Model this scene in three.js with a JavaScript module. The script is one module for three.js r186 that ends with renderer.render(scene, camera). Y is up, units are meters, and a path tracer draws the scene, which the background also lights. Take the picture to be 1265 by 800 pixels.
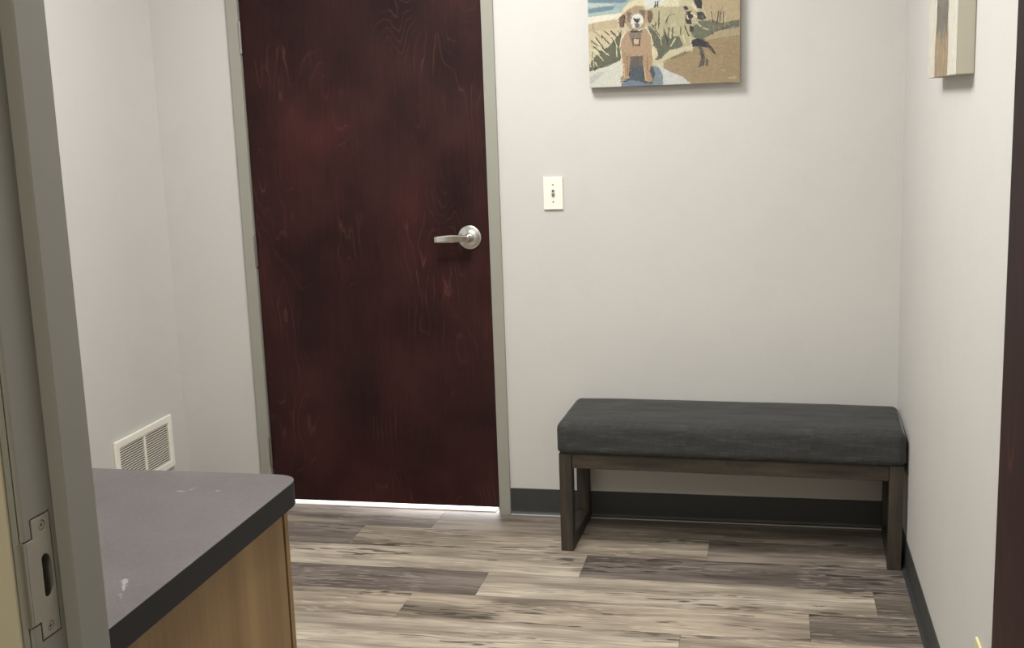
import * as THREE from 'three';
import { RoundedBoxGeometry } from 'three/addons/geometries/RoundedBoxGeometry.js';
import { RectAreaLightUniformsLib } from 'three/addons/lights/RectAreaLightUniformsLib.js';
import { mergeGeometries, mergeVertices, toCreasedNormals } from 'three/addons/utils/BufferGeometryUtils.js';
import { Brush, Evaluator, SUBTRACTION } from 'three-bvh-csg';

// ---------------------------------------------------------------- camera, light, exposure
const scene = new THREE.Scene();
scene.background = new THREE.Color(0x000000);
const camera = new THREE.PerspectiveCamera(2 * Math.atan(400 / 1444.35) * 180 / Math.PI, 1265 / 800, 0.02, 40);
camera.position.set(0.9999, 1.5052, 4.1353);
camera.rotation.order = 'YXZ';
camera.rotation.set(-0.1806, 0.22, -0.0353);
const renderer = new THREE.WebGLRenderer({ antialias: true });
renderer.toneMapping = THREE.LinearToneMapping;
renderer.toneMappingExposure = 1.0;
renderer.shadowMap.enabled = true;
RectAreaLightUniformsLib.init();
const ROOM_LIGHT = 43, ROOM_FILL_2 = 27, HALL_LIGHT = 31, LOBBY_LIGHT = 27;   // radiance of the lamps; the second room light and lobby glow are added
const ROOM_LAMP = new THREE.Color(1.0, 0.988, 0.955), HALL_LAMP = new THREE.Color(1.0, 0.95, 0.84), LOBBY_GLOW = new THREE.Color(1.0, 0.94, 0.93);

// ---------------------------------------------------------------- measures (metres)
const LEFT = -1.2775, RIGHT = 1.4365, CEIL = 2.74, FRONT0 = 3.085, FRONT1 = 3.16;

// ---------------------------------------------------------------- helpers
const used = new Map();
function numbered(n) { const k = used.get(n) || 0; used.set(n, k + 1); return k ? n + '_' + String(k).padStart(3, '0') : n; }
function shade(o) { o.castShadow = true; o.receiveShadow = true; return o; }
function mesh(name, geo, mat, parent) { const m = shade(new THREE.Mesh(geo, mat)); m.name = parent === scene ? numbered(name) : name; parent.add(m); return m; }
function thing(name, label, category, pos = [0, 0, 0], extra = {}) {
  const g = new THREE.Group(); g.name = numbered(name); g.position.set(...pos); g.userData = { label, category, ...extra }; scene.add(g); return g;
}
function structure(name, label, category, geo, mat) {
  const m = mesh(name, geo, mat, scene); m.userData = { label, category, kind: 'structure' }; return m;
}
function structureGroup(name, label, category, pos) { return thing(name, label, category, pos, { kind: 'structure' }); }
function box(x0, x1, y0, y1, z0, z1) { const g = new THREE.BoxGeometry(x1 - x0, y1 - y0, z1 - z0); g.translate((x0 + x1) / 2, (y0 + y1) / 2, (z0 + z1) / 2); return boxUV(g); }
function rbox(x0, x1, y0, y1, z0, z1, r = 0.003, s = 2) { const g = new RoundedBoxGeometry(x1 - x0, y1 - y0, z1 - z0, s, r); g.translate((x0 + x1) / 2, (y0 + y1) / 2, (z0 + z1) / 2); return boxUV(g); }
function boxUV(g) {   // uv in metres, by the way each face points
  const p = g.attributes.position, n = g.attributes.normal, uv = new Float32Array(p.count * 2);
  for (let i = 0; i < p.count; i++) {
    const ax = Math.abs(n.getX(i)), ay = Math.abs(n.getY(i)), az = Math.abs(n.getZ(i)), x = p.getX(i), y = p.getY(i), z = p.getZ(i);
    if (ay >= ax && ay >= az) { uv[2 * i] = x; uv[2 * i + 1] = z; } else if (ax >= az) { uv[2 * i] = z; uv[2 * i + 1] = y; } else { uv[2 * i] = x; uv[2 * i + 1] = y; }
  }
  g.setAttribute('uv', new THREE.BufferAttribute(uv, 2)); return g;
}
function merge(list) { return mergeGeometries(list.map(g => g.index ? g.toNonIndexed() : g)); }
// profile given as [x, z] points, run upwards from y0 to y1
function upright(points, y0, y1) {
  const s = new THREE.Shape(); points.forEach(([x, z], i) => i ? s.lineTo(x, -z) : s.moveTo(x, -z)); s.closePath();
  const g = new THREE.ExtrudeGeometry(s, { depth: y1 - y0, bevelEnabled: false }); g.rotateX(-Math.PI / 2); g.translate(0, y0, 0); return boxUV(g);
}
function rng(seed) { let a = seed >>> 0; return () => { a = (a + 0x6D2B79F5) | 0; let t = Math.imul(a ^ (a >>> 15), 1 | a); t = (t + Math.imul(t ^ (t >>> 7), 61 | t)) ^ t; return ((t ^ (t >>> 14)) >>> 0) / 4294967296; }; }
function hash(x, y, s) { let h = Math.imul(x, 374761393) ^ Math.imul(y, 668265263) ^ Math.imul(s + 1, 1274126177); h = Math.imul(h ^ (h >>> 13), 1274126177); return ((h ^ (h >>> 16)) >>> 0) / 4294967296; }
function noise(x, y, s = 0) {
  const xi = Math.floor(x), yi = Math.floor(y); let fx = x - xi, fy = y - yi; fx = fx * fx * (3 - 2 * fx); fy = fy * fy * (3 - 2 * fy);
  const a = hash(xi, yi, s), b = hash(xi + 1, yi, s), c = hash(xi, yi + 1, s), d = hash(xi + 1, yi + 1, s);
  return a + (b - a) * fx + (c - a) * fy + (a - b - c + d) * fx * fy;
}
function fbm(x, y, s = 0, o = 4) { let v = 0, a = 0.5, t = 0; for (let i = 0; i < o; i++) { v += a * noise(x, y, s + i * 17); t += a; a *= 0.5; x *= 2.03; y *= 2.03; } return v / t; }
const clamp01 = v => v < 0 ? 0 : v > 1 ? 1 : v, mix = (a, b, t) => a + (b - a) * t, step = (a, b, v) => { const t = clamp01((v - a) / (b - a)); return t * t * (3 - 2 * t); };
function texture(w, h, fn, colour = true) {   // fn(u, v, out) fills out with 0..255
  const d = new Uint8Array(w * h * 4), out = [0, 0, 0];
  for (let j = 0; j < h; j++) for (let i = 0; i < w; i++) { fn((i + 0.5) / w, (j + 0.5) / h, out); const k = (j * w + i) * 4; for (let c = 0; c < 3; c++) d[k + c] = Math.max(0, Math.min(255, out[c])); d[k + 3] = 255; }
  const t = new THREE.DataTexture(d, w, h, THREE.RGBAFormat); t.magFilter = THREE.LinearFilter; t.minFilter = THREE.LinearMipmapLinearFilter; t.generateMipmaps = true; t.wrapS = t.wrapT = THREE.RepeatWrapping;
  if (colour) t.colorSpace = THREE.SRGBColorSpace; t.needsUpdate = true; return t;
}
function tiled(t, rx, ry) { const c = t.clone(); c.repeat.set(rx, ry); c.needsUpdate = true; return c; }
function std(o) { return new THREE.MeshStandardMaterial(o); }

// ---------------------------------------------------------------- materials
// wall paint: roller stipple
const periodic = (u, v, n, s) => { const f = (x, y) => hash(((x % n) + n) % n, ((y % n) + n) % n, s); const x = u * n, y = v * n, xi = Math.floor(x), yi = Math.floor(y), fx = x - xi, fy = y - yi; return mix(mix(f(xi, yi), f(xi + 1, yi), fx), mix(f(xi, yi + 1), f(xi + 1, yi + 1), fx), fy); };
const stipple = texture(256, 256, (u, v, o) => { const n = 0.5 * periodic(u, v, 96, 1) + 0.5 * periodic(u, v, 40, 2); o[0] = o[1] = o[2] = n * 255; }, false);
const paintTone = texture(256, 256, (u, v, o) => { const n = 0.6 * periodic(u, v, 5, 3) + 0.4 * periodic(u, v, 13, 4) - 0.5; o[0] = 201 + n * 2; o[1] = 199 + n * 2; o[2] = 195 + n * 2; });
const M = {};
M.wall = std({ map: tiled(paintTone, 1.3, 1.3), roughness: 0.62, bumpMap: tiled(stipple, 4, 4), bumpScale: 0.00025 });
M.hallWall = std({ color: 0xbab39d, roughness: 0.7, bumpMap: tiled(stipple, 4, 4), bumpScale: 0.00025 });
M.ceiling = std({ color: 0xd8d6d0, roughness: 0.9, bumpMap: tiled(stipple, 2, 2), bumpScale: 0.0006 });
M.framePaint = std({ color: 0x98978d, roughness: 0.42, bumpMap: tiled(stipple, 3, 3), bumpScale: 0.00006 });
M.jambPaint = std({ color: 0x8b8a83, roughness: 0.36, bumpMap: tiled(stipple, 3, 3), bumpScale: 0.00006 });
M.vinyl = std({ color: 0x37393a, roughness: 0.5, bumpMap: tiled(stipple, 6, 6), bumpScale: 0.00005 });
M.paleBead = std({ color: 0xb4b4ad, roughness: 0.6 });
M.threshold = std({ color: 0xe6dcd8, roughness: 0.5 });
M.steel = std({ color: 0xdddcd8, metalness: 1, roughness: 0.27 });
M.steelDull = std({ color: 0xa8a49b, metalness: 0.85, roughness: 0.5 });
M.hingeSteel = std({ color: 0x9b9994, metalness: 1, roughness: 0.32 });
M.galvanised = std({ color: 0x76797a, metalness: 0.4, roughness: 0.6 });
M.brass = std({ color: 0xa88b4e, metalness: 0.9, roughness: 0.4 });
M.ivory = std({ color: 0xf2efe4, roughness: 0.35 });
M.ivoryOutlet = std({ color: 0xe3d9a8, roughness: 0.3 });
M.ventWhite = std({ color: 0xf0ece0, roughness: 0.45 });
M.subfloor = std({ color: 0x3a352e, roughness: 0.9 });
M.concrete = std({ color: 0x8c8578, roughness: 0.85, bumpMap: tiled(stipple, 2, 2), bumpScale: 0.0004 });

// dark stained veneer: figure of flat-cut birch, with paler tips of the grain arches
function veneer(seed) {
  return texture(768, 1728, (u, v, o) => {
    const x = u * 0.914, y = v * 2.11;
    const figure = fbm(x * 5.2, y * 1.5, seed, 3) + 0.10 * fbm(x * 24, y * 7, seed + 40, 3) + x * 0.22;
    const f = figure * 17, ring = f - Math.floor(f), line = Math.pow(1 - Math.abs(ring * 2 - 1), 9);
    const patch = step(0.50, 0.74, fbm(x * 8 + 3, y * 6.5, seed + 90, 3)), wisp = 0.35 + 0.65 * noise(x * 60, y * 14, seed + 91);
    const fine = noise(x * 520, y * 10, seed + 5) - 0.5, pores = step(0.8, 0.95, noise(x * 360, y * 26, seed + 7));
    const blot = fbm(x * 5, y * 4.2, seed + 60, 4) - 0.5, red = fbm(x * 3, y * 2.2, seed + 66, 3) - 0.5;
    const t = 1 + blot * 0.75 + fine * 0.17 - pores * 0.08;
    const k = line * (0.04 + patch * wisp * 0.62);
    o[0] = mix(48 * t * (1 + red * 0.3), 112, k); o[1] = mix(27 * t, 67, k); o[2] = mix(26 * t, 56, k);
  });
}
const veneerMap = veneer(11);
M.veneer = new THREE.MeshPhysicalMaterial({ map: veneerMap, roughness: 0.6, specularIntensity: 0.3 });
M.veneerEdge = std({ color: 0x52302c, roughness: 0.5 });

// plank print: weathered oak
function plankMap(seed, a, b, fleck) {
  return texture(1280, 208, (u, v, o) => {
    const x = u * 1.22, y = v * 0.189;
    const bend = fbm(x * 2.6, y * 9, seed, 3) * 0.045 + fbm(x * 8, y * 26, seed + 9, 2) * 0.010, yy = y + bend;
    const broad = fbm(x * 2.6, yy * 22, seed + 20, 3) - 0.5, streak = fbm(x * 6, yy * 120, seed + 30, 3) - 0.5, fine = noise(x * 18, yy * 620, seed + 31) - 0.5, cloud = fbm(x * 5, y * 18, seed + 33, 3) - 0.5;
    const t = clamp01(0.54 + broad * 1.35 + streak * 0.8 + fine * 0.38 + cloud * 0.9);
    const zone = step(0.5, 0.66, fbm(x * 3.4, y * 15, seed + 55, 2));
    const crack = step(0.6, 0.72, fbm(x * 14, yy * 150, seed + 50, 2)) * zone;
    const pale = step(0.62, 0.76, fbm(x * 20, yy * 170, seed + 70, 2)) * step(0.48, 0.62, fbm(x * 4.4, y * 17, seed + 75, 2)) * fleck;
    let kn = 0; for (let q = 0; q < 2; q++) { const kx = hash(q, 1, seed) * 1.22, ky = (0.2 + 0.6 * hash(q, 2, seed)) * 0.189, e = Math.hypot((x - kx) / 0.03, (y - ky) / 0.008) + (noise(x * 150, y * 320, seed + 80) - 0.5) * 0.7; kn = Math.max(kn, step(1, 0.2, e)); }
    for (let c = 0; c < 3; c++) { let q = mix(a[c], b[c], t); q = mix(q, a[c] * 0.62, Math.max(crack * 0.85, kn * 0.6)); q = mix(q, b[c] * 1.28, pale * 0.6); o[c] = q; }
  });
}
const plankKinds = {
  dark: [1, 2, 3].map(s => plankMap(100 + s * 31, [82, 74, 69], [132, 122, 114], 1)),
  grey: [1, 2, 3].map(s => plankMap(300 + s * 31, [92, 84, 76], [152, 140, 127], 0.7)),
  tan: [1, 2, 3].map(s => plankMap(500 + s * 31, [110, 100, 88], [176, 163, 146], 0.6)),
  light: [1, 2, 3].map(s => plankMap(700 + s * 31, [128, 118, 105], [192, 181, 164], 0.4)),
};
const plankMats = {};
for (const k in plankKinds) plankMats[k] = plankKinds[k].map(t => std({ map: t, roughness: 0.5, bumpMap: t, bumpScale: 0.0004 }));

// linen weave, slubs running along the bench
const linen = texture(512, 512, (u, v, o) => {
  const x = u * 0.4, y = v * 0.4, weft = noise(x * 45, y * 1100, 3), warp = noise(x * 1100, y * 60, 4), slub = step(0.72, 0.95, noise(x * 26, y * 420, 5)), broad = fbm(x * 8, y * 60, 6, 3) - 0.5;
  const t = 0.8 + weft * 0.26 + warp * 0.2 + slub * 0.22 + broad * 0.34; o[0] = 53 * t; o[1] = 53 * t; o[2] = 52 * t;
});
M.linen = new THREE.MeshPhysicalMaterial({ map: tiled(linen, 2.5, 2.5), roughness: 0.95, sheen: 1, sheenRoughness: 0.45, sheenColor: new THREE.Color(0xa9a9a4), bumpMap: tiled(linen, 2.5, 2.5), bumpScale: 0.0012 });
function grain(seed, a, b, fx, fy) { return texture(512, 512, (u, v, o) => { const w = fbm(u * 3, v * 3, seed, 2) * 0.25; const t = clamp01(0.5 + (fbm(u * fx + w, v * fy, seed + 3, 4) - 0.5) * 1.9 + (noise(u * fx * 14, v * fy * 3, seed + 8) - 0.5) * 0.25); for (let c = 0; c < 3; c++) o[c] = mix(a[c], b[c], t); }); }
M.benchWood = std({ map: tiled(grain(21, [40, 36, 30], [72, 64, 53], 3, 26), 1.6, 1.6), roughness: 0.6 });          // grain along x
M.benchWoodUp = std({ map: tiled(grain(22, [40, 36, 30], [72, 64, 53], 26, 3), 1.6, 1.6), roughness: 0.6 });        // grain upright
M.maple = std({ map: tiled(grain(23, [134, 106, 72], [160, 131, 92], 14, 1.2), 1.1, 1.1), roughness: 0.5 });

// ---------------------------------------------------------------- room shell
const floor = structureGroup('floor', 'weathered grey brown wood plank floor of the room', 'floor');
mesh('subfloor', box(LEFT - 0.1, RIGHT + 0.1, -0.1, -0.0045, -0.1, 3.17), M.subfloor, floor);
{
  const pitch = 0.189, z0 = 0.006, len = 1.22, r = rng(5), kinds = ['dark', 'grey', 'tan', 'light'];
  const known = {   // plank ends and tones row by row from the back wall
    '-1': [[-0.60, 'tan', 'tan']],
    0: [[-0.214, 'grey', 'grey']],
    1: [[-0.47, 'dark', 'tan'], [0.80, 'tan', 'grey']],
    2: [[-0.82, 'tan', 'light'], [0.397, 'light', 'dark']],
    3: [[-1.12, 'grey', 'dark'], [0.095, 'dark', 'light'], [1.318, 'light', 'grey']],
    4: [[-0.11, 'tan', 'tan'], [1.12, 'tan', 'grey']],
    5: [[-0.465, 'tan', 'light'], [0.755, 'tan', 'tan']],
    6: [[-0.9, 'grey', 'light'], [0.32, 'light', 'tan']],
  };
  let count = 0;
  for (let k = -1; k <= 16; k++) {
    const za = z0 + k * pitch, zb = za + pitch; let joints = known[k];
    if (!joints) { joints = []; let x = LEFT + r() * len, prev = kinds[Math.floor(r() * 4)]; while (x < RIGHT) { const nx = kinds[Math.floor(r() * 4)]; joints.push([x, prev, nx]); prev = nx; x += len; } }
    const xa = k < 0 ? -0.95 : LEFT, xb = k < 0 ? 0.035 : RIGHT;
    const ends = [xa, ...joints.map(j => j[0]).filter(x => x > xa && x < xb), xb], inner = joints.filter(j => j[0] > xa && j[0] < xb);
    for (let i = 0; i + 1 < ends.length; i++) {
      const kind = i ? inner[i - 1][2] : inner[0][1], e0 = ends[i] + 0.0004, e1 = ends[i + 1] - 0.0004;
      const zz0 = k < 0 ? -0.125 : za + 0.0004, zz1 = Math.min(zb, 3.165) - 0.0004;
      const g = new THREE.BoxGeometry(e1 - e0, 0.004, zz1 - zz0); g.translate((e0 + e1) / 2, -0.002, (zz0 + zz1) / 2);
      const p = g.attributes.position, n = g.attributes.normal, uv = g.attributes.uv, off = i ? ends[i] : (inner[0] ? inner[0][0] - len : 0), flip = (count * 7) % 3 === 0;
      for (let q = 0; q < p.count; q++) { let u = (p.getX(q) - off) / Math.max(len, e1 - e0 + 0.001), v = (p.getZ(q) - za) / pitch; if (flip) { u = 1 - u; v = 1 - v; } uv.setXY(q, u, v); }
      mesh('plank', g, plankMats[kind][count % 3], floor); count++;
    }
  }
}
structure('floor_hall', 'dull brown floor of the hall outside the doorway', 'floor', box(-0.7, 2.1, -0.1, -0.001, 3.1655, 5.6), M.concrete);
structure('floor_lobby', 'pale concrete floor of the bright room behind the closed door', 'floor', box(-2.1, 2.3, -0.1, -0.001, -3.3, -0.1255), M.concrete);
structure('ceiling', 'plain off-white ceiling over the room', 'ceiling', box(-2.2, 2.4, CEIL, CEIL + 0.12, -3.4, 5.7), M.ceiling);

function wallWithDoor(x0, x1, h0, h1, hTop, z0, z1, top = CEIL) {   // upright wall with a door opening from h0 to h1
  const s = new THREE.Shape(); s.moveTo(x0, -0.1); s.lineTo(h0, -0.1); s.lineTo(h0, hTop); s.lineTo(h1, hTop); s.lineTo(h1, -0.1); s.lineTo(x1, -0.1); s.lineTo(x1, top); s.lineTo(x0, top); s.closePath();
  const g = new THREE.ExtrudeGeometry(s, { depth: z1 - z0, bevelEnabled: false }); g.translate(0, 0, z0); return boxUV(g);
}
structure('wall_back', 'pale grey painted wall with the dark closed door', 'wall', wallWithDoor(-2.2, 2.4, -0.957, 0.043, 2.165, -0.12, 0), M.wall);
structure('wall_left', 'pale grey painted wall with the white air grille', 'wall', (() => {   // opening for the duct of the air grille
  const s = new THREE.Shape(); s.moveTo(0, -0.1); s.lineTo(FRONT0, -0.1); s.lineTo(FRONT0, CEIL); s.lineTo(0, CEIL); s.closePath();
  const h = new THREE.Path(); h.moveTo(0.144, 0.209); h.lineTo(0.144, 0.3675); h.lineTo(0.5004, 0.3675); h.lineTo(0.5004, 0.209); h.closePath(); s.holes.push(h);
  const g = new THREE.ExtrudeGeometry(s, { depth: 0.12, bevelEnabled: false }); g.rotateY(-Math.PI / 2); g.translate(LEFT, 0, 0); return boxUV(g);
})(), M.wall);
structure('wall_right', 'pale grey painted wall beside the bench with the cream canvas', 'wall', box(RIGHT, RIGHT + 0.12, -0.1, CEIL, 0, FRONT0), M.wall);
structure('wall_front', 'painted wall around the open doorway', 'wall', wallWithDoor(-1.4, 2.1, 0.25, 1.26, 2.165, FRONT0, FRONT1), M.wall);
structure('wall_hall_left', 'beige hall wall left of the doorway', 'wall', box(-0.82, -0.7, -0.1, CEIL, FRONT1, 5.6), M.hallWall);
structure('wall_hall_right', 'beige hall wall behind the opened door', 'wall', box(2.1, 2.22, -0.1, CEIL, FRONT0, 5.6), M.hallWall);
structure('wall_hall_back', 'beige hall wall facing the doorway', 'wall', box(-0.82, 2.22, -0.1, CEIL, 5.6, 5.7), M.hallWall);
structure('wall_lobby_left', 'white side wall of the bright room behind the closed door', 'wall', box(-2.2, -2.1, -0.1, CEIL, -3.4, -0.12), M.wall);
structure('wall_lobby_right', 'white opposite side wall of the bright room behind the closed door', 'wall', box(2.3, 2.4, -0.1, CEIL, -3.4, -0.12), M.wall);
{
  const w = structureGroup('wall_lobby_back', 'wall around the added window of the bright room behind the closed door', 'wall');
  const parts = [box(-2.1, -1.6, -0.1, CEIL, -3.4, -3.3), box(0.7, 2.3, -0.1, CEIL, -3.4, -3.3), box(-1.6, 0.7, -0.1, 0.15, -3.4, -3.3), box(-1.6, 0.7, 2.3, CEIL, -3.4, -3.3)];
  mesh('wall_panel', merge(parts), M.wall, w);
  const win = structureGroup('window_1', 'unseen glowing window added to light the gap under the closed door', 'window');  // unseen window and glowing pane, added to brighten the gap under the door
  mesh('glow_pane', box(-1.6, 0.7, 0.15, 2.3, -3.38, -3.36), std({ color: 0x222222, emissive: LOBBY_GLOW, emissiveIntensity: 3, roughness: 0.4 }), win);
  const l = new THREE.RectAreaLight(LOBBY_GLOW, LOBBY_LIGHT, 2.2, 2.1); l.position.set(-0.45, 1.22, -3.34); l.lookAt(-0.45, 1.22, 0); l.name = 'gap_light'; win.add(l);
}

// vinyl cove base: upright strip with a toe that curves out on the floor
function cove(length) { const s = new THREE.Shape(); s.moveTo(0, 0); s.lineTo(0.013, 0); s.lineTo(0.0125, 0.0022); s.quadraticCurveTo(0.0042, 0.005, 0.0038, 0.016); s.lineTo(0.0035, 0.0995); s.quadraticCurveTo(0.003, 0.101, 0.002, 0.101); s.lineTo(0, 0.101); s.closePath(); return new THREE.ExtrudeGeometry(s, { depth: length, bevelEnabled: false, curveSegments: 5 }); }
{
  const seg = (x0, x1) => { const g = cove(x1 - x0); g.rotateY(-Math.PI / 2); g.translate(x1, 0, 0); return boxUV(g); };
  const bb = structureGroup('baseboard_back', 'black vinyl cove base along the wall behind the bench', 'baseboard');
  mesh('base_strip', seg(0.0485, RIGHT - 0.0005), M.vinyl, bb); mesh('base_strip', seg(LEFT + 0.0005, -0.9625), M.vinyl, bb);
  const c = new THREE.CylinderGeometry(0.003, 0.003, RIGHT - 0.07, 8); c.rotateZ(Math.PI / 2); c.scale(1, 0.75, 1); c.translate((0.05 + RIGHT - 0.02) / 2, 0.0015, 0.0155);  // thin pale bead along the floor in front of the base
  const cm = mesh('pale_bead', c, M.paleBead, bb); cm.userData.label = 'pale bead at the floor';
}
{ const g = cove(FRONT0 - 0.016); g.rotateY(Math.PI); g.translate(RIGHT, 0, FRONT0); structure('baseboard_right', 'black vinyl cove base along the wall with the outlet', 'baseboard', boxUV(g), M.vinyl); }
{ const g = cove(2.22); g.translate(LEFT, 0, 0.016); structure('baseboard_left', 'black vinyl cove base under the white air grille', 'baseboard', boxUV(g), M.vinyl); }

// ---------------------------------------------------------------- closed door with its steel frame
{
  const t = structureGroup('trim_1', 'grey painted steel frame around the closed door', 'door frame');
  const side = s => {   // s = 1 latch side, -1 hinge side
    const X = v => s > 0 ? v : -0.914 - v;
    const pts = [[X(0.0035), -0.135], [X(-0.0125), -0.135], [X(-0.0125), -0.0485], [X(0.0035), -0.0485], [X(0.0035), 0.009], [X(0.0055), 0.012], [X(0.0455), 0.012], [X(0.0475), 0.010], [X(0.0475), 0.0005], [X(0.0425), 0.0005], [X(0.0425), -0.1205], [X(0.0475), -0.1205], [X(0.0475), -0.135]];
    if (s < 0) pts.reverse(); return upright(pts, 0.0, 2.1795);
  };
  mesh('jamb', side(1), M.framePaint, t); mesh('jamb', side(-1), M.framePaint, t);
  const head = merge([rbox(-0.917, 0.003, 2.132, 2.1795, -0.135, 0.012, 0.002), box(-0.901, -0.013, 2.116, 2.132, -0.135, -0.047)]);
  mesh('head', head, M.framePaint, t);
  const th = structure('trim_3', 'pale strip added to brighten the gap under the closed door', 'threshold', rbox(-0.9, -0.0145, 0, 0.003, -0.115, -0.006, 0.0012), M.threshold);  // pale strip added so the gap under the door comes out bright
}
{
  const d = structureGroup('door_1', 'closed dark mahogany stained door with a steel lever handle', 'door', [-0.914, 0.0205, 0]);
  const g = new RoundedBoxGeometry(0.914, 2.108, 0.044, 2, 0.0018); g.translate(0.457, 1.054, -0.025);
  const p = g.attributes.position, uv = g.attributes.uv; for (let i = 0; i < p.count; i++) uv.setXY(i, p.getX(i) / 0.914, p.getY(i) / 2.11);
  mesh('door_leaf', g, M.veneer, d);
  // lever handle: rose, hub, flat lever that thins to its tip
  const h = new THREE.Group(); h.name = 'lever_handle'; h.position.set(0.8415, 1.0325, -0.0028); h.userData.label = 'brushed steel lever handle'; d.add(h);
  const rose = new THREE.LatheGeometry([[0, 0.013], [0.014, 0.013], [0.019, 0.0125], [0.0225, 0.011], [0.0235, 0.0095], [0.0285, 0.0085], [0.0295, 0.0072], [0.0385, 0.0062], [0.0425, 0.0045], [0.0445, 0.002], [0.0445, 0]].reverse().map(a => new THREE.Vector2(a[0], a[1])), 48); rose.rotateX(Math.PI / 2);
  mesh('rose', rose, M.steel, h);
  const hub = new THREE.LatheGeometry([[0.0135, 0.010], [0.0125, 0.03], [0.0118, 0.05], [0, 0.0505]].map(a => new THREE.Vector2(a[0], a[1])), 32); hub.rotateX(Math.PI / 2);
  mesh('hub', hub, M.steel, h);
  {
    const N = 26, K = 20, pos = [], idx = [];
    for (let i = 0; i <= N; i++) {
      const s = i / N, x = 0.010 - s * 0.128, hh = (s < 0.1 ? mix(0.0098, 0.0112, s / 0.1) : s < 0.5 ? mix(0.0112, 0.0126, (s - 0.1) / 0.4) : mix(0.0126, 0.0098, (s - 0.5) / 0.5)) * 1.1 * (s > 0.975 ? 0.9 : 1) * (s < 0.02 ? 0.8 : 1);
      const tt = mix(0.0085, 0.0048, Math.min(1, s * 1.6)) * (s > 0.975 ? 0.75 : 1) * (s < 0.02 ? 0.7 : 1), zc = 0.052 - 0.004 * Math.sin(s * Math.PI) + 0.004 * s, yc = 0.0015 - 0.0035 * s * s;
      for (let k = 0; k < K; k++) { const a = k / K * Math.PI * 2, c = Math.cos(a), n = Math.sin(a), e = 0.45; pos.push(x, yc + hh * Math.sign(n) * Math.pow(Math.abs(n), e), zc + tt * Math.sign(c) * Math.pow(Math.abs(c), e)); }
    }
    for (let i = 0; i < N; i++) for (let k = 0; k < K; k++) { const a = i * K + k, b = i * K + (k + 1) % K, c = a + K, e = b + K; idx.push(a, b, c, b, e, c); }
    const c0 = pos.length / 3; pos.push(0.010, 0.0015, 0.052); for (let k = 0; k < K; k++) idx.push(c0, (k + 1) % K, k);
    const c1 = pos.length / 3; pos.push(0.010 - 0.128, -0.002, 0.056); for (let k = 0; k < K; k++) idx.push(c1, N * K + k, N * K + (k + 1) % K);
    const lg = new THREE.BufferGeometry(); lg.setAttribute('position', new THREE.Float32BufferAttribute(pos, 3)); lg.setIndex(idx);
    mesh('lever', boxUV(toCreasedNormals(lg, 0.6)), M.steel, h);
  }
  // butt hinges: knuckle between leaf and frame
  for (const y of [0.2168, 1.0105, 1.8042]) {
    const hg = new THREE.Group(); hg.name = 'hinge'; hg.position.set(-0.0015, y - 0.0205, 0.005); d.add(hg);
    for (let k = 0; k < 5; k++) { const c = new THREE.CylinderGeometry(0.0075, 0.0075, 0.0222, 16); c.translate(0, (k - 2) * 0.0229, 0); mesh('knuckle', c, M.hingeSteel, hg); }
    const pin = new THREE.CylinderGeometry(0.0045, 0.0045, 0.122, 12); mesh('hinge_pin', pin, M.hingeSteel, hg);
  }
}

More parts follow.
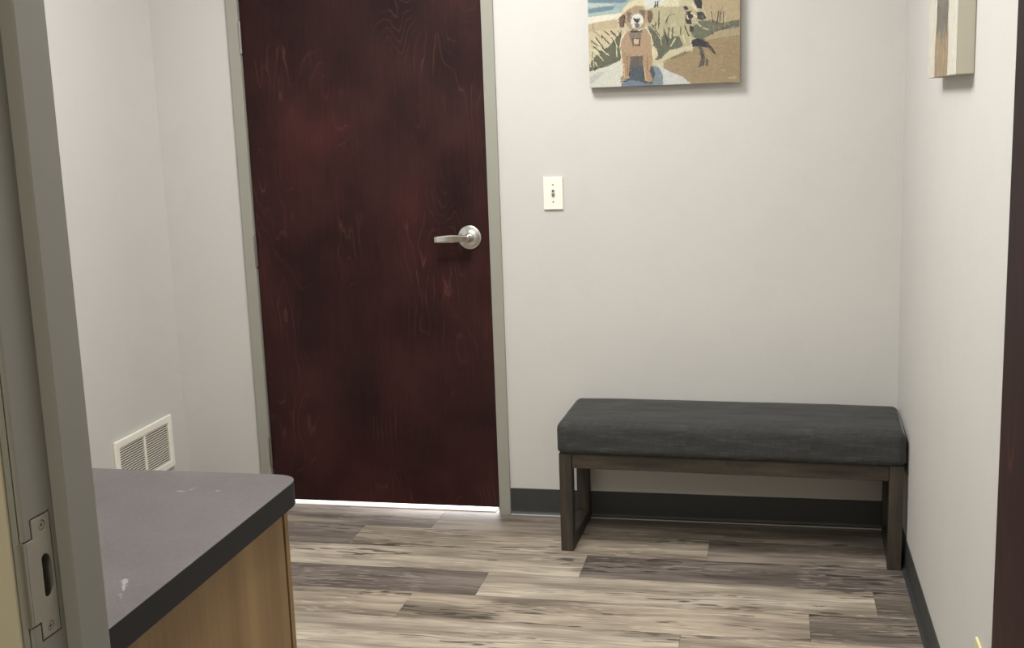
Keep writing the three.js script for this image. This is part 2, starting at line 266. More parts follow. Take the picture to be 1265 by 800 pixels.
// ---------------------------------------------------------------- doorway with its steel frame and strike plate
{
  const t = structureGroup('trim_2', 'grey painted steel door frame of the open doorway with strike plate', 'door frame');
  const bend = []; for (let i = 0; i <= 5; i++) { const a = i / 5 * Math.PI / 2; bend.push([0.2845 + 0.0035 * Math.cos(a), 3.1725 + 0.0035 * Math.sin(a)]); }
  const stopEdge = []; for (let i = 0; i <= 4; i++) { const a = i / 4 * Math.PI / 2; stopEdge.push([0.302 + 0.002 * Math.sin(a), 3.1245 - 0.002 + 0.002 * Math.cos(a)]); }
  const farEdge = []; for (let i = 0; i <= 3; i++) { const a = i / 3 * Math.PI / 2; farEdge.push([0.3025 + 0.0015 * Math.cos(a), 3.0745 - 0.0015 * Math.sin(a)]); }
  // walk round the section, starting at the room side
  const pts = [[0.2385, 3.073], ...farEdge.slice().reverse(), ...stopEdge.slice().reverse(), [0.288, 3.1245], ...bend, [0.2835, 3.176], [0.2833, 3.1715], [0.2822, 3.1715], [0.282, 3.176], [0.2752, 3.176], [0.2752, 3.1605], [0.2505, 3.1605], [0.2505, 3.0845], [0.2385, 3.0845]];
  let jamb = upright(pts, 0, 2.18);
  // mortise for the plate, hollow behind its slot
  const plateY = 1.0602, tee = (grow, lip) => {
    const s = new THREE.Shape(), zr = 3.1335 - grow, zl = 3.1632 + grow, yt = 0.0628 + grow, yn = 0.0435 + grow, zt = lip;
    s.moveTo(zr, -yt); s.lineTo(zl, -yt); s.lineTo(zl, -yn); s.lineTo(zt, -yn); s.lineTo(zt, yn); s.lineTo(zl, yn); s.lineTo(zl, yt); s.lineTo(zr, yt); s.closePath(); return s;
  };
  const flat = (g, x) => { g.rotateY(-Math.PI / 2); g.translate(x, plateY, 0); return g; };   // shape (z, y) lying in the jamb face, thickness towards -x
  const cut = flat(new THREE.ExtrudeGeometry(tee(0.0017, 3.19), { depth: 0.0045, bevelEnabled: false }), 0.2895);
  const ev = new Evaluator(); ev.attributes = ['position', 'normal', 'uv']; ev.useGroups = false;
  const sub = (a, b) => { const A = new Brush(a), B = new Brush(b); A.updateMatrixWorld(); B.updateMatrixWorld(); return ev.evaluate(A, B, SUBTRACTION).geometry; };
  jamb = sub(jamb, cut);
  jamb = sub(jamb, box(0.262, 0.2895, plateY - 0.024, plateY + 0.024, 3.1348, 3.1555));
  mesh('jamb', boxUV(jamb), M.jambPaint, t);
  mesh('jamb', upright(pts.map(([x, z]) => [1.51 - x, z]).reverse(), 0, 2.18), M.jambPaint, t);
  mesh('head', merge([box(0.304, 1.206, 2.13, 2.18, 3.073, 3.176), box(0.304, 1.206, 2.114, 2.13, 3.073, 3.1245)]), M.jambPaint, t);
  const cas = mesh('casing', rbox(0.13, 0.2744, 0, 2.28, 3.1605, 3.1785, 0.002), M.hallWall, t); cas.userData.label = 'beige painted casing';
  mesh('casing', rbox(1.2356, 1.38, 0, 2.28, 3.1605, 3.1785, 0.002), M.hallWall, t);
  const sp = new THREE.Group(); sp.name = 'strike_plate'; sp.userData.label = 'brushed steel strike plate with latch slot'; t.add(sp);
  const shp = tee(0, 3.1745), slot = new THREE.Path();   // slot with round ends on the stop side
  slot.moveTo(3.1525, -0.019); slot.lineTo(3.1525, 0.019); slot.quadraticCurveTo(3.151, 0.0225, 3.146, 0.0225); slot.quadraticCurveTo(3.1375, 0.021, 3.1372, 0.008); slot.lineTo(3.1372, -0.008); slot.quadraticCurveTo(3.1375, -0.021, 3.146, -0.0225); slot.quadraticCurveTo(3.151, -0.0225, 3.1525, -0.019); shp.holes.push(slot);
  const screwSpots = [[0.0528, 3.1465], [-0.0535, 3.149]]; for (const [y, z] of screwSpots) { const h = new THREE.Path(); h.absarc(z, y, 0.0053, 0, Math.PI * 2, true); shp.holes.push(h); }
  mesh('plate', boxUV(flat(new THREE.ExtrudeGeometry(shp, { depth: 0.0013, bevelEnabled: true, bevelThickness: 0.0004, bevelSize: 0.0004, bevelOffset: -0.0004, bevelSegments: 1, curveSegments: 6 }), 0.2881)), M.steelDull, sp);
  // lip rolled over the corner of the frame
  const lp = [], r0 = 0.0075; for (let i = 0; i <= 8; i++) { const a = i / 8 * 1.25; lp.push([0.2881 - r0 + r0 * Math.cos(a), 3.1743 + r0 * Math.sin(a)]); } for (let i = 8; i >= 0; i--) { const a = i / 8 * 1.25; lp.push([0.2881 - r0 + (r0 - 0.0015) * Math.cos(a), 3.1743 + (r0 - 0.0015) * Math.sin(a)]); }
  mesh('lip', upright(lp.reverse(), plateY - 0.0435, plateY + 0.0435), M.steelDull, sp);
  for (const [y, z] of screwSpots) {   // crossed screw head sunk a little in its hole
    const head = new THREE.CylinderGeometry(0.0045, 0.0045, 0.003, 24); head.rotateZ(Math.PI / 2);
    const bar = (a, b) => { const g = new THREE.BoxGeometry(0.003, a, b); g.translate(0.0012, 0, 0); g.rotateX(0.35 + y * 6); return g; };
    const hd = mesh('screw', boxUV(sub(sub(head, bar(0.005, 0.0011)), bar(0.0011, 0.005))), M.steelDull, sp); hd.position.set(0.2863, plateY + y, z);
  }
}
{
  const d = structureGroup('door_2', 'opened dark mahogany stained door beside the doorway', 'door', [1.2, 0.012, 3.185]);
  const g = new RoundedBoxGeometry(0.044, 2.108, 0.914, 2, 0.0018); g.translate(0, 1.054, 0.457);
  const p = g.attributes.position, uv = g.attributes.uv; for (let i = 0; i < p.count; i++) uv.setXY(i, p.getZ(i) / 0.914, p.getY(i) / 2.11);
  mesh('door_leaf', g, M.veneer, d);
}

// ---------------------------------------------------------------- bench
{
  const b = thing('bench', 'dark wood bench with charcoal linen cushion under the dog painting', 'bench', [0.8665, 0, 0.2]);
  b.rotation.y = -0.033;
  const hw = 0.5605, zf = 0.171, zb = -0.171, top = 0.349, lw = 0.044;
  for (const s of [-1, 1]) {
    const x0 = s < 0 ? -hw : hw - lw, x1 = x0 + lw;
    mesh('leg', rbox(x0, x1, 0.0005, top, zf - lw, zf, 0.0025), M.benchWoodUp, b);
    mesh('leg', rbox(x0, x1, 0.0005, top, zb, zb + lw, 0.0025), M.benchWoodUp, b);
    mesh('foot_rail', rbox(x0 + 0.001, x1 - 0.001, 0.001, 0.044, zb + lw, zf - lw, 0.0025), M.benchWoodUp, b);
    mesh('top_rail', rbox(x0 + 0.001, x1 - 0.001, 0.296, top, zb + lw, zf - lw, 0.0025), M.benchWoodUp, b);
  }
  mesh('apron', rbox(-hw + lw, hw - lw, 0.297, top, zf - 0.03, zf - 0.005, 0.0025), M.benchWood, b);
  mesh('apron', rbox(-hw + lw, hw - lw, 0.297, top, zb + 0.005, zb + 0.03, 0.0025), M.benchWood, b);
  // cushion: rounded block with a low crown and slightly uneven cloth
  const W = 1.134, H = 0.112, D = 0.362, R = 0.03, g0 = new THREE.BoxGeometry(2, 2, 2, 70, 16, 30); g0.deleteAttribute('uv'); g0.deleteAttribute('normal');
  const g = mergeVertices(g0), p = g.attributes.position, spread = (s, half, r) => { const a = Math.abs(s), e = 0.35; return Math.sign(s) * (a < 1 - e ? a / (1 - e) * (half - r) : half - r + (a - 1 + e) / e * r); };
  const uv = new Float32Array(p.count * 2);
  for (let i = 0; i < p.count; i++) {
    let x = spread(p.getX(i), W / 2, R), y = spread(p.getY(i), H / 2, R), z = spread(p.getZ(i), D / 2, R);
    const rb = y < 0 ? 0.008 : R, cx = Math.max(-W / 2 + R, Math.min(W / 2 - R, x)), cy = y < 0 ? Math.max(-H / 2 + rb, y) : Math.min(H / 2 - R, y), cz = Math.max(-D / 2 + R, Math.min(D / 2 - R, z));
    let dx = x - cx, dy = y - cy, dz = z - cz; const l = Math.hypot(dx, dy / (y < 0 ? rb / R : 1), dz);
    if (l > 1e-6) { const rr = Math.max(Math.abs(dx), Math.abs(dz), Math.abs(dy) * (y < 0 ? R / rb : 1)); const k = rr / l; x = cx + dx * k; y = cy + dy * k; z = cz + dz * k; }
    const fx = 2 * x / W, fz = 2 * z / D; if (y > 0) y += 0.008 * (1 - fx ** 6) * (1 - fz ** 4) * (y / (H / 2));
    y += (fbm(x * 7, z * 11, 4, 3) - 0.5) * 0.004 * (y > 0 ? 1 : 0); z += (fbm(x * 8, y * 20, 9, 2) - 0.5) * 0.003 * Math.max(0, fz) * (y > -0.03 ? 1 : 0);
    p.setXYZ(i, x, y, z); uv[2 * i] = x + 0.7 * z; uv[2 * i + 1] = y - z;
  }
  g.setAttribute('uv', new THREE.BufferAttribute(uv, 2)); g.computeVertexNormals();
  const c = mesh('cushion', g, M.linen, b); c.position.set(0, top + H / 2 + 0.0005, 0.001); c.userData.label = 'charcoal linen cushion';
}

// ---------------------------------------------------------------- pictures
// shapes and strokes of the puppy picture, in millimetres of the canvas from its upper corner
const artShapes=[['#9dbcc0',[-4,98,159,107,150,119,124,141,106,161,-5,170]],['#6f8fa6',[-1,143,49,137,93,136,86,147,49,151,0,154]],['#6d8ea2',[0,109,94,108,137,121,124,126,49,123,1,118]],['#b9d0c6',[0,124,67,126,89,133,49,134,5,137]],['#a7c6bd',[-1,156,71,151,108,144,101,163,49,165,0,167]],['#f1ead2',[-5,170,49,165,115,161,105,182,48,185,15,190,-5,196]],['#cdb488',[-5,196,15,190,48,185,105,180,113,219,70,217,-6,247]],['#d9c595',[-6,222,37,213,105,210,113,236,47,263,-7,273]],['#6a6a52',[64,276,104,235,113,219,112,278,112,307,107,317,56,333,32,345,-1,350,-1,331,35,287,64,273]],['#e9dfb0',[159,107,310,115,309,169,202,158,180,129]],['#dfe3dc',[198,113,259,117,259,137,206,147,193,134]],['#c3b787',[202,153,259,144,259,148,349,151,396,157,391,257,322,288,258,285,222,283,201,206]],['#c9ad7c',[379,119,512,126,512,227,442,234,408,202,396,163]],['#666952',[205,204,231,233,244,250,258,243,258,285,258,284,257,314,232,321,219,321,217,270,220,270]],['#6c6f55',[258,215,271,252,308,245,322,275,312,287,279,289,257,307]],['#73765c',[348,230,370,202,417,198,451,210,510,202,510,227,442,234,391,259,357,251]],['#ae9162',[391,261,442,237,512,226,512,404,349,410,317,379,257,351,257,332,344,300]],['#bfa878',[395,257,429,236,512,226,512,250,450,256,404,262]],['#d8cb9c',[253,313,270,299,305,286,348,279,350,290,322,299,285,314,253,328]],['#8e7f59',[253,329,285,315,322,301,344,298,322,312,279,322]],['#b39067',[261,347,309,336,322,371,300,366]],['#dcdccc',[-1,352,43,341,107,319,120,355,115,407,2,412]],['#c6c9be',[2,372,31,354,51,357,22,381,4,394]],['#d6d7d3',[238,334,257,356,257,351,289,370,321,382,352,409,250,409,238,411]],['#7f939f',[217,340,240,349,253,373,252,409,198,408,199,354]],['#505a68',[110,404,137,377,143,337,184,338,219,344,227,370,211,406,114,408]],['#6f86a0',[110,396,146,386,198,399,216,404,114,408]],['#e8d5a4',[220,274,233,285,237,302,230,317,221,325,218,301]],['#c19a70',[112,281,111,255,122,236,135,222,162,219,201,217,216,241,220,270,219,285,219,295,217,333,187,311,145,309,114,308]],['#b98f63',[113,290,145,298,142,352,133,377,124,389,110,386,108,376,117,370,116,329]],['#c09467',[186,300,218,291,218,331,207,357,218,385,210,399,190,391,187,360,183,340]],['#6b6058',[144,307,187,306,183,338,166,342,142,337]],['#8a7a69',[144,220,186,220,179,247,174,268,150,265,140,237]],['#e9d9a6',[117,166,124,143,141,127,165,121,189,130,202,151,180,146,163,139,136,154]],['#b99a72',[123,166,134,152,163,138,189,142,204,160,203,191,190,214,168,221,144,216,127,194]],['#8d6e52',[134,158,150,161,145,174,149,199,136,186]],['#866a4f',[176,152,195,157,193,184,184,171]],['#7b5b45',[123,163,105,178,109,206,118,210,125,188]],['#80614a',[204,157,217,157,222,173,216,194,208,198,204,177]],['#efe9dc',[147,184,156,170,171,165,186,174,189,191,179,207,168,215,155,210,147,197]],['#3f3a40',[155,180,167,183,178,182,173,192,168,196,160,190]],['#776f6e',[158,198,168,196,177,201,173,211,164,213]],['#3d3833',[146,221,181,222,180,226,148,226]],['#5b4a3c',[150,246,178,247,176,271,152,270]],['#e0b78e',[156,249,173,250,172,266,156,266]],['#433938',[325,151,334,148,341,156,334,163]],['#3f3639',[333,168,349,165,357,184,349,192,353,209,336,206,332,187]],['#3c383c',[356,126,383,123,387,144,385,159,372,156]],['#444046',[370,170,391,172,402,193,387,196,374,192]],['#4a4140',[346,213,357,218,359,233,346,232]],['#3b3a40',[350,264,370,256,391,261,408,277,421,290,395,285,370,282,352,283]],['#65594e',[376,286,387,287,395,319,393,346,373,352,384,323]],['#6b5d4f',[399,277,433,308,429,311,408,290]],['#6b5f55',[399,323,406,328,406,347,399,347]],['#c7b48a',[474,389,503,389,493,395,476,393]]];
const artStrokes=[['#2c2823',5,[231,129,230,146]],['#2c2823',5,[239,129,238,147]],['#f3ecc0',4,[107,278,113,244,133,220]],['#f3ecc0',4,[199,214,214,238,220,270]],['#f3ecc0',4,[219,270,219,304]],['#f3ecc0',4,[110,286,115,329,115,368]],['#f0e6ba',3,[105,206,102,180,117,163]],['#fff6e0',3,[173,221,184,216]],['#403428',4,[126,168,122,206]],['#403428',3,[205,177,210,196]],['#333026',4,[9,248,31,266]],['#333026',4,[45,233,73,262]],['#333026',4,[54,216,76,234]],['#333026',5,[78,219,100,242]],['#333026',4,[25,238,51,274]],['#333026',4,[103,220,111,236]],['#333026',4,[80,241,97,274]],['#333026',3,[13,282,12,307]],['#333026',3,[15,267,44,290]],['#333026',3,[40,266,68,297]],['#333026',3,[0,348,63,335,105,317]],['#efe6a8',4,[3,305,5,335]],['#efe6a8',4,[15,292,16,336]],['#efe6a8',4,[17,278,50,316]],['#efe6a8',4,[35,270,68,299]],['#efe6a8',4,[21,319,27,334]],['#efe6a8',4,[-3,272,37,293]],['#efe6a8',3,[87,243,99,274]],['#efe6a8',3,[61,216,85,243]],['#efe6a8',3,[20,242,46,271]],['#efe6a8',3,[95,264,97,305]],['#453f30',4,[243,162,241,216]],['#453f30',4,[231,197,230,214]],['#e6dcaa',3,[246,242,250,272]],['#454230',3,[218,203,244,242]],['#454533',4,[275,178,263,203]],['#454533',4,[276,216,271,260]],['#454533',4,[289,217,285,256]],['#454533',4,[316,218,315,241]],['#454533',4,[329,212,344,253]],['#454533',4,[262,226,271,273]],['#e3d9a4',4,[282,223,282,252]],['#e3d9a4',5,[297,253,281,278]],['#e3d9a4',5,[323,246,329,267]],['#e3d9a4',5,[344,251,350,268]],['#e3d9a4',6,[366,202,385,219]],['#e3d9a4',4,[391,224,406,229]],['#4b4c3a',4,[418,171,423,206]],['#4b4c3a',4,[442,172,436,213]],['#4b4c3a',4,[449,174,446,203]],['#4b4c3a',4,[458,175,459,216]],['#dccf98',3,[415,175,417,202]],['#dccf98',3,[463,190,462,221]],['#4b4c3a',3,[495,216,442,232,395,255]],['#514a3c',3,[276,176,293,173]],['#f2e8c4',6,[336,179,340,192]],['#f2e8c4',6,[351,172,368,185]],['#efe3b6',6,[355,143,372,166]],['#3f3936',4,[416,286,429,308]],['#3b3633',4,[386,306,388,323]],['#d4d1ba',5,[352,275,352,300]],['#9b825a',3,[421,316,463,309,510,317]],['#8f7c55',3,[15,191,17,214,47,241]],['#c9a67c',4,[450,361,463,368]],['#7d6a50',3,[132,304,133,369]],['#7d6a50',3,[200,311,201,354]],['#e5c595',3,[190,349,196,388]],['#e5c595',3,[120,329,122,377]],['#2b3038',3,[185,338,190,388]],['#2b3038',3,[142,337,137,375]],['#2b3038',3,[110,391,126,389]],['#2b3038',3,[192,392,216,398]]];
function artCanvas(w, h, draw) { const c = document.createElement('canvas'); c.width = w; c.height = h; draw(c.getContext('2d')); const t = new THREE.CanvasTexture(c); t.colorSpace = THREE.SRGBColorSpace; return t; }
function dabs(x, rand, n, w, h, colours, len, wid, ang, alpha, inside) {   // short brush dabs
  for (let i = 0; i < n; i++) { const px = rand() * w, py = rand() * h; if (inside && !inside(px, py)) continue; const a = ang + (rand() - 0.5) * 0.9, l = len * (0.5 + rand()); x.globalAlpha = alpha * (0.5 + 0.5 * rand()); x.strokeStyle = colours[Math.floor(rand() * colours.length)]; x.lineWidth = wid * (0.5 + rand()); x.lineCap = 'round'; x.beginPath(); x.moveTo(px, py); x.lineTo(px + Math.cos(a) * l, py + Math.sin(a) * l); x.stroke(); }
  x.globalAlpha = 1;
}
function painterly(x, w, h, rand, n, len, wid) {   // drag small brush marks of the colour already there
  const d = x.getImageData(0, 0, w, h).data;
  for (let i = 0; i < n; i++) {
    const px = Math.floor(rand() * w), py = Math.floor(rand() * h), k = (py * w + px) * 4, j = (rand() - 0.5) * 46, a = (noise(px / 90, py / 90, 8) - 0.5) * 5 - 0.4, l = len * (0.4 + rand());
    x.globalAlpha = 0.55; x.lineCap = 'round'; x.lineWidth = wid * (0.4 + rand() * 0.8); x.strokeStyle = `rgb(${Math.round(d[k] + j)},${Math.round(d[k + 1] + j)},${Math.round(d[k + 2] + j * 0.9)})`;
    x.beginPath(); x.moveTo(px - Math.cos(a) * l / 2, py - Math.sin(a) * l / 2); x.lineTo(px + Math.cos(a) * l / 2, py + Math.sin(a) * l / 2); x.stroke();
  }
  x.globalAlpha = 1;
}
function veil(x, w, h) { x.globalCompositeOperation = 'multiply'; x.fillStyle = '#d6d6d4'; x.fillRect(0, 0, w, h); x.globalCompositeOperation = 'saturation'; x.globalAlpha = 0.3; x.fillStyle = '#808080'; x.fillRect(0, 0, w, h); x.globalAlpha = 1; x.globalCompositeOperation = 'source-over'; }   // pigment a little deeper than picked
const weave = texture(128, 128, (u, v, o) => { const t = 0.5 + 0.25 * Math.sin(u * Math.PI * 2 * 32) + 0.25 * Math.sin(v * Math.PI * 2 * 32); o[0] = o[1] = o[2] = t * 255; }, false);
{
  const a = thing('canvas_painting', 'canvas painting of a golden puppy sitting on a beach dune', 'painting', [0.3887, 1.572, 0.0005]);
  const w = 0.5118, h = 0.406;
  const map = artCanvas(1024, 812, x => {
    const rand = rng(77); x.fillStyle = '#d8c89a'; x.fillRect(0, 0, 1024, 812); x.fillStyle = '#c8d6d8'; x.fillRect(0, 0, 1024, 180); dabs(x, rand, 260, 1024, 200, ['#b9cdd4', '#d6dfdc', '#e4e2d4'], 60, 14, 0, 0.6);
    x.save(); x.scale(2, 2);
    for (const [c, q] of artShapes) { x.fillStyle = c; x.strokeStyle = c; x.lineJoin = 'round'; x.lineWidth = 1.5; x.beginPath(); for (let i = 0; i < q.length; i += 2) i ? x.lineTo(q[i], q[i + 1]) : x.moveTo(q[i], q[i + 1]); x.closePath(); x.fill(); x.stroke(); }
    dabs(x, rand, 240, 150, 70, ['#8fb0bb', '#c2d8d2', '#6c8fa8'], 22, 2.5, -0.05, 0.45, (px, py) => py > 90 && px < 118 && py < 165 - px * 0.1);
    dabs(x, rand, 500, 512, 406, ['#c3a675', '#9c8154', '#b99868'], 14, 2.2, -0.15, 0.28, (px, py) => px > 310 && py > 300 - (px - 310) * 0.2);
    dabs(x, rand, 700, 512, 406, ['#3f412f', '#dccf98', '#8a8862', '#efe6b4'], 12, 1.4, -1.45, 0.5, (px, py) => px > 215 && px < 500 && py > 165 && py < 250 - (px - 380) * 0.18 && py < 300);
    dabs(x, rand, 260, 512, 406, ['#e9e8dc', '#bfc3b8', '#d5d5c6'], 14, 2, -0.4, 0.4, (px, py) => px < 112 && py > 350);
    for (const [c, lw, q] of artStrokes) { x.strokeStyle = c; x.lineWidth = lw * 0.8; x.lineCap = 'round'; x.lineJoin = 'round'; x.beginPath(); for (let i = 0; i < q.length; i += 2) i ? x.lineTo(q[i], q[i + 1]) : x.moveTo(q[i], q[i + 1]); x.stroke(); }
    dabs(x, rand, 900, 512, 406, ['#a87f55', '#d4ab7c', '#cba170'], 7, 1.1, 1.45, 0.35, (px, py) => px > 116 && px < 212 && py > 225 && py < 300);
    x.restore(); painterly(x, 1024, 812, rand, 7000, 18, 5); veil(x, 1024, 812);
  });
  mesh('stretched_canvas', rbox(0, w, 0, h, 0, 0.0372, 0.002), std({ color: 0x8f8c84, roughness: 0.85 }), a);
  const f = new THREE.BoxGeometry(w - 0.001, h - 0.001, 0.0008); f.translate(w / 2, h / 2, 0.0374);
  const pr = mesh('painted_face', f, std({ map, roughness: 0.75, bumpMap: tiled(weave, 8, 6), bumpScale: 0.0001 }), a);
}
{
  const a = thing('canvas_painting', 'cream canvas picture of a shaggy tan and grey animal above the outlet', 'painting', [RIGHT - 0.0005, 1.549, 1.1235]);
  a.rotation.y = -Math.PI / 2; const w = 0.482, h = 0.482;
  const map = artCanvas(768, 768, x => {
    const rand = rng(31); x.fillStyle = '#e9e2cd'; x.fillRect(0, 0, 768, 768); dabs(x, rand, 500, 768, 768, ['#efe9d8', '#dfd6bd', '#f3eee0'], 80, 16, 1.5, 0.4);
    const blob = (c, q) => { x.fillStyle = c; x.beginPath(); q.forEach(([u, v], i) => i ? x.lineTo(u * 768, v * 768) : x.moveTo(u * 768, v * 768)); x.closePath(); x.fill(); };
    blob('#b3946a', [[0.27, 1], [0.26, 0.85], [0.30, 0.7], [0.33, 0.6], [0.66, 0.6], [0.7, 0.72], [0.73, 0.86], [0.72, 1]]);
    blob('#7f7566', [[0.31, 0.8], [0.3, 0.66], [0.34, 0.55], [0.65, 0.55], [0.7, 0.68], [0.66, 0.82], [0.58, 0.74], [0.5, 0.86], [0.42, 0.76]]);
    blob('#8f7f69', [[0.3, 0.62], [0.26, 0.4], [0.34, 0.22], [0.5, 0.16], [0.66, 0.22], [0.74, 0.4], [0.7, 0.62], [0.5, 0.68]]);
    blob('#6b5c4b', [[0.26, 0.4], [0.2, 0.5], [0.24, 0.62], [0.3, 0.55]]); blob('#6b5c4b', [[0.74, 0.4], [0.8, 0.5], [0.76, 0.62], [0.7, 0.55]]);
    blob('#3a332d', [[0.45, 0.44], [0.55, 0.44], [0.5, 0.5]]); for (const u of [0.42, 0.58]) { x.fillStyle = '#2d2722'; x.beginPath(); x.arc(u * 768, 0.35 * 768, 14, 0, 7); x.fill(); }
    dabs(x, rand, 1500, 768, 768, ['#cdb184', '#a58356', '#bfa079', '#937a5a'], 46, 7, 1.5, 0.55, (px, py) => px > 210 && px < 550 && py > 600);
    dabs(x, rand, 900, 768, 768, ['#6a6158', '#8f877a', '#5a524a', '#a2957e'], 40, 7, 1.5, 0.55, (px, py) => px > 235 && px < 540 && py > 430 && py < 625);
    dabs(x, rand, 700, 768, 768, ['#a08c6c', '#7b6a55', '#c0ab86'], 36, 6, 1.5, 0.5, (px, py) => Math.hypot(px - 384, py - 320) < 170);
    painterly(x, 768, 768, rand, 2500, 26, 7); veil(x, 768, 768);
  });
  mesh('stretched_canvas', rbox(-w / 2, w / 2, 0, h, 0, 0.0372, 0.002), std({ color: 0xb9b4a4, roughness: 0.85 }), a);
  const f = new THREE.BoxGeometry(w - 0.001, h - 0.001, 0.0008); f.translate(0, h / 2, 0.0374);
  mesh('painted_face', f, std({ map, roughness: 0.8, bumpMap: tiled(weave, 8, 8), bumpScale: 0.0001 }), a);
}

// ---------------------------------------------------------------- switch and outlet
{
  const s = thing('light_switch', 'white toggle light switch on the wall beside the closed door', 'light switch', [0.2442, 1.2085, 0.0003]);
  const pl = new THREE.Shape(); pl.moveTo(-0.035, -0.058); pl.lineTo(0.035, -0.058); pl.lineTo(0.035, 0.058); pl.lineTo(-0.035, 0.058); pl.closePath();
  const so = new THREE.Path(); so.moveTo(-0.0042, -0.011); so.lineTo(-0.0042, 0.011); so.lineTo(0.0042, 0.011); so.lineTo(0.0042, -0.011); so.closePath(); pl.holes.push(so);
  const pg = new THREE.ExtrudeGeometry(pl, { depth: 0.003, bevelEnabled: true, bevelThickness: 0.0022, bevelSize: 0.0015, bevelOffset: -0.0015, bevelSegments: 3 }); pg.translate(0, 0, 0.0022); mesh('cover_plate', boxUV(pg), M.ivory, s);
  const tg = rbox(-0.0044, 0.0044, -0.0065, 0.0065, -0.002, 0.0105, 0.0015); tg.rotateX(0.45); tg.translate(0, -0.001, 0.0045); const tm = mesh('toggle', tg, std({ color: 0x99968a, roughness: 0.45 }), s); tm.userData.label = 'grey toggle';
  for (const y of [0.0302, -0.0302]) { const c = new THREE.CylinderGeometry(0.0032, 0.0034, 0.0012, 16); c.rotateX(Math.PI / 2); c.translate(0, y, 0.0076); mesh('screw', c, M.steelDull, s); }
}
{
  const s = thing('wall_outlet', 'ivory electrical outlet low on the wall near the opened door', 'outlet', [RIGHT - 0.0003, 0.3165, 1.6985]); s.rotation.y = -Math.PI / 2;
  mesh('cover_plate', rbox(-0.035, 0.035, -0.0575, 0.0575, 0, 0.006, 0.0028, 3), M.ivoryOutlet, s);
  for (const y of [0.0195, -0.0195]) {
    const f = new THREE.Group(); f.name = 'receptacle'; f.position.set(0, y, 0); s.add(f);
    mesh('face', rbox(-0.0165, 0.0165, -0.014, 0.014, 0.004, 0.0075, 0.0015), M.ivoryOutlet, f);
    for (const x of [-0.0064, 0.0064]) mesh('slot', rbox(x - 0.001, x + 0.001, 0.0, 0.008, 0.0072, 0.0078, 0.0002, 1), M.brass, f);
    const g = new THREE.CylinderGeometry(0.0023, 0.0023, 0.0008, 14); g.rotateX(Math.PI / 2); g.translate(0, -0.0065, 0.0075); mesh('ground_hole', g, M.brass, f);
  }
  const c = new THREE.CylinderGeometry(0.0032, 0.0034, 0.0012, 16); c.rotateX(Math.PI / 2); c.translate(0, 0, 0.0064); mesh('screw', c, M.ivoryOutlet, s);
}

// ---------------------------------------------------------------- air grille
{
  const v = thing('air_grille', 'white metal air return grille low on the wall beyond the counter', 'air grille', [LEFT + 0.0003, 0.185, 0.3222]); v.rotation.y = Math.PI / 2;
  const hw = 0.2027, H = 0.2065, b = 0.0275;
  const ring = new THREE.Shape(); ring.moveTo(-hw, 0); ring.lineTo(hw, 0); ring.lineTo(hw, H); ring.lineTo(-hw, H); ring.closePath();
  const hole = new THREE.Path(); hole.moveTo(-hw + b, b); hole.lineTo(-hw + b, H - b); hole.lineTo(hw - b, H - b); hole.lineTo(hw - b, b); hole.closePath(); ring.holes.push(hole);
  const rg = new THREE.ExtrudeGeometry(ring, { depth: 0.005, bevelEnabled: true, bevelThickness: 0.003, bevelSize: 0.003, bevelOffset: -0.003, bevelSegments: 2 }); rg.translate(0, 0, 0.003);
  mesh('flange', boxUV(rg), M.ventWhite, v);
  const a = hw - b + 0.002, y0 = b - 0.002, y1 = H - b + 0.002, d = -0.3, g = 0.0008;   // sheet metal duct behind the slats
  mesh('duct', merge([box(-a, -a + g, y0, y1, d, -0.001), box(a - g, a, y0, y1, d, -0.001), box(-a + g, a - g, y0, y0 + g, d, -0.001), box(-a + g, a - g, y1 - g, y1, d, -0.001), box(-a, a, y0, y1, d - g, d)]), M.galvanised, v);
  mesh('mullion', rbox(-0.0045, 0.0045, b - 0.003, H - b + 0.003, 0.0012, 0.0095, 0.001), M.ventWhite, v);
  const n = 17, pitch = (H - 2 * b) / n, sl = new THREE.BoxGeometry(hw - b - 0.0045, 0.0022, 0.0062); sl.rotateX(-0.08);
  for (const s of [-1, 1]) for (let i = 0; i < n; i++) { const m = mesh('slat', sl, M.ventWhite, v); m.position.set(s * (0.0045 + (hw - b - 0.0045) / 2), b + (i + 0.5) * pitch, 0.0053); }
  for (const s of [-1, 1]) { const c = new THREE.CylinderGeometry(0.003, 0.003, 0.0012, 14); c.rotateX(Math.PI / 2); c.translate(s * (hw - 0.013), H / 2, 0.0085); mesh('screw', c, M.steelDull, v); }
}

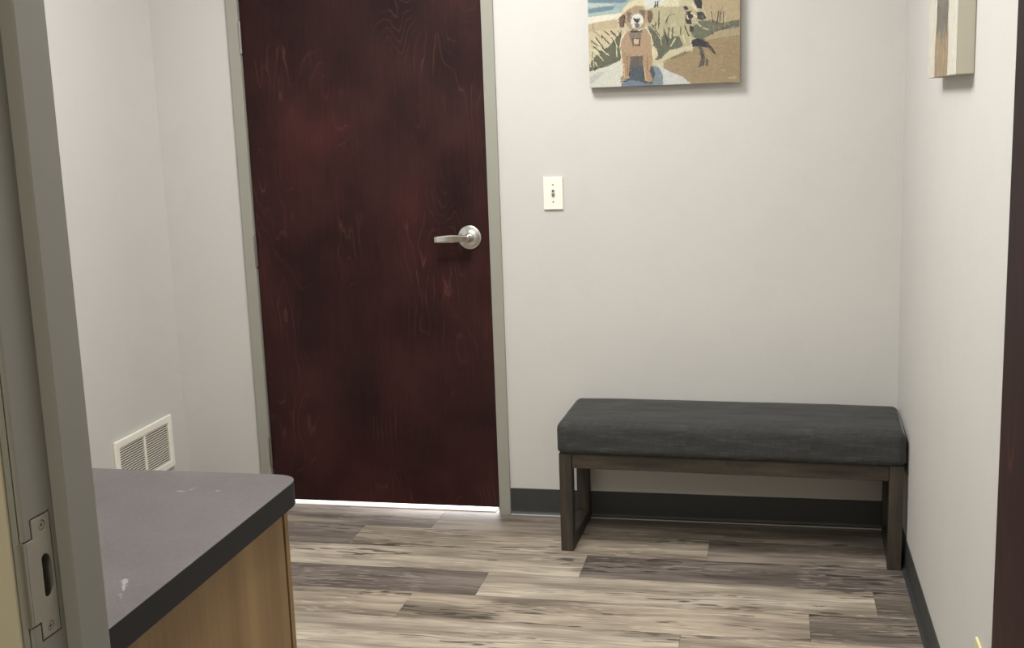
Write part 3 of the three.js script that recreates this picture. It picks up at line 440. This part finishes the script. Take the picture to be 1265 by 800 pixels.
// ---------------------------------------------------------------- cabinet and worktop
{
  const c = thing('base_cabinet', 'honey maple base cabinet under the grey counter', 'cabinet', [-0.545, 0, 2.66]);
  const x0 = -0.7225, x1 = 0.71, z0 = -0.352, z1 = 0.37, top = 0.8345;   // local
  mesh('side_panel', rbox(x1 - 0.018, x1, 0.0005, top, z0, z1, 0.001), M.maple, c);
  mesh('side_panel', rbox(x0, x0 + 0.018, 0.0005, top, z0, z1, 0.001), M.maple, c);
  mesh('back_panel', box(x0 + 0.018, x1 - 0.018, 0.1, top, z1 - 0.012, z1), M.maple, c);
  mesh('bottom_panel', box(x0 + 0.018, x1 - 0.018, 0.1, 0.118, z0, z1 - 0.012), M.maple, c);
  mesh('toe_kick', box(x0 + 0.018, x1 - 0.018, 0.0005, 0.1, z0 + 0.07, z0 + 0.088), M.maple, c);
  mesh('top_rail', box(x0 + 0.018, x1 - 0.018, top - 0.09, top, z0, z0 + 0.018), M.maple, c);
  const n = 3, w = (x1 - x0) / n;
  for (let i = 0; i < n; i++) {
    const d = new THREE.Group(); d.name = 'door'; d.position.set(x0 + i * w, 0.1, z0 - 0.0265); c.add(d);
    mesh('door_panel', rbox(0.0015, w - 0.0015, 0.003, top - 0.1 - 0.004, 0, 0.015, 0.0015), M.maple, d);
    for (const hy of [0.09, 0.62]) mesh('hinge', box(i === n - 1 ? w - 0.05 : 0.02, i === n - 1 ? w - 0.022 : 0.05, hy - 0.02, hy + 0.02, 0.015, 0.0264), M.steelDull, d);
    const pull = new THREE.TorusGeometry(0.045, 0.004, 8, 20, Math.PI); pull.rotateZ(Math.PI / 2); pull.rotateY(-Math.PI / 2); pull.scale(1, 1, 0.55); pull.translate(i === n - 1 ? 0.05 : w - 0.05, 0.6, 0.001); mesh('pull', pull, M.steelDull, d);
  }
}
{
  const X0 = LEFT + 0.002, X1 = 0.1865, Z0 = 2.2615, Z1 = FRONT0 - 0.002, y0 = 0.8352, y1 = 0.8785, r = 0.05;
  const t = thing('countertop', 'grey laminate countertop with a rounded corner and darker edge', 'countertop', [-0.5, y0, 2.66]);
  const s = new THREE.Shape(); s.moveTo(X0 + 0.5, -(Z1 - 2.66)); s.lineTo(X1 + 0.5, -(Z1 - 2.66)); s.lineTo(X1 + 0.5, -(Z0 + r - 2.66)); s.quadraticCurveTo(X1 + 0.5, -(Z0 - 2.66), X1 + 0.5 - r, -(Z0 - 2.66)); s.lineTo(X0 + 0.5, -(Z0 - 2.66)); s.closePath();
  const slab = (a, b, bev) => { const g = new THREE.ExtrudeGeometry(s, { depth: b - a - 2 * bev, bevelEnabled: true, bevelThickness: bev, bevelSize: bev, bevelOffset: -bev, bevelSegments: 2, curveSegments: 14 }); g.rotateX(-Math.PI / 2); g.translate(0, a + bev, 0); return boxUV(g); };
  const edge = mesh('dark_edge', slab(0, y1 - y0 - 0.0012, 0.0006), std({ color: 0x161516, roughness: 0.7 }), t); edge.userData.label = 'edge darker than the top';  // edge coloured much darker than the laminate top
  const W = X1 - X0, D = Z1 - Z0, smear = [[0.121, 2.745, 0.139, 2.778, 0.0062, 1], [0.1405, 2.79, 0.152, 2.806, 0.003, 0.5], [0.004, 2.371, 0.0165, 2.37, 0.004, 1], [0.022, 2.362, 0.027, 2.343, 0.0026, 0.8], [0.0725, 2.3615, 0.078, 2.361, 0.0036, 0.8]];
  const lam = texture(1536, 832, (u, v, o) => {
    const x = X0 + u * W, z = Z0 + v * D, sp = noise(x * 900, z * 900, 5) - 0.5, cl = fbm(x * 9, z * 9, 6, 4) - 0.5, fine = noise(x * 260, z * 260, 8) - 0.5; let q = 1 + sp * 0.14 + fine * 0.1 + cl * 0.2, w = 0;
    for (const [a, b, c, d, wd, k] of smear) { const ex = c - a, ez = d - b, tt = clamp01(((x - a) * ex + (z - b) * ez) / (ex * ex + ez * ez)), e = Math.hypot(x - a - ex * tt, z - b - ez * tt) / (wd * (1 - 0.6 * tt)); if (e < 2) w = Math.max(w, k * step(1.1, 0.3, e + (noise(x * 420, z * 420, 3) - 0.5) * 1.1)); }
    o[0] = mix(84 * q, 160, w * 0.7); o[1] = mix(78 * q, 156, w * 0.7); o[2] = mix(78 * q, 152, w * 0.7);
  });
  const g = slab(y1 - y0 - 0.0012, y1 - y0, 0.0005), p = g.attributes.position, uv = g.attributes.uv;
  for (let i = 0; i < p.count; i++) uv.setXY(i, (p.getX(i) - 0.5 - X0) / W, (p.getZ(i) + 2.66 - Z0) / D);
  mesh('laminate_top', g, std({ map: lam, roughness: 0.48, bumpMap: tiled(stipple, 6, 4), bumpScale: 0.00006 }), t);
}

// ---------------------------------------------------------------- ceiling lamps
function troffer(label, x, z, w, d, colour, power) {
  const t = thing('ceiling_light', label, 'ceiling light', [x, CEIL, z]);
  const a = w / 2 + 0.02, b = d / 2 + 0.02;
  mesh('frame', merge([box(-a, a, -0.02, -0.0005, -b, -b + 0.02), box(-a, a, -0.02, -0.0005, b - 0.02, b), box(-a, -a + 0.02, -0.02, -0.0005, -b + 0.02, b - 0.02), box(a - 0.02, a, -0.02, -0.0005, -b + 0.02, b - 0.02)]), M.ventWhite, t);
  mesh('diffuser', box(-w / 2, w / 2, -0.012, -0.004, -d / 2, d / 2), std({ color: 0xffffff, roughness: 0.6, emissive: colour, emissiveIntensity: Math.min(power, 4) }), t);
  const l = new THREE.RectAreaLight(colour, power, w - 0.02, d - 0.02); l.name = 'lamp'; l.position.set(0, -0.016, 0); l.rotation.x = -Math.PI / 2; t.add(l); return t;
}
troffer('square ceiling light over the room floor', 0.1, 1.15, 0.58, 0.58, ROOM_LAMP, ROOM_LIGHT);
troffer('unseen square ceiling light added to brighten the right and lower walls', 0.5, 2.4, 0.58, 0.58, ROOM_LAMP, ROOM_FILL_2);  // added lamp out of view, lifts the right wall and lower walls
troffer('square ceiling light in the hall', 0.7, 4.9, 0.58, 0.58, HALL_LAMP, HALL_LIGHT);

renderer.render(scene, camera);
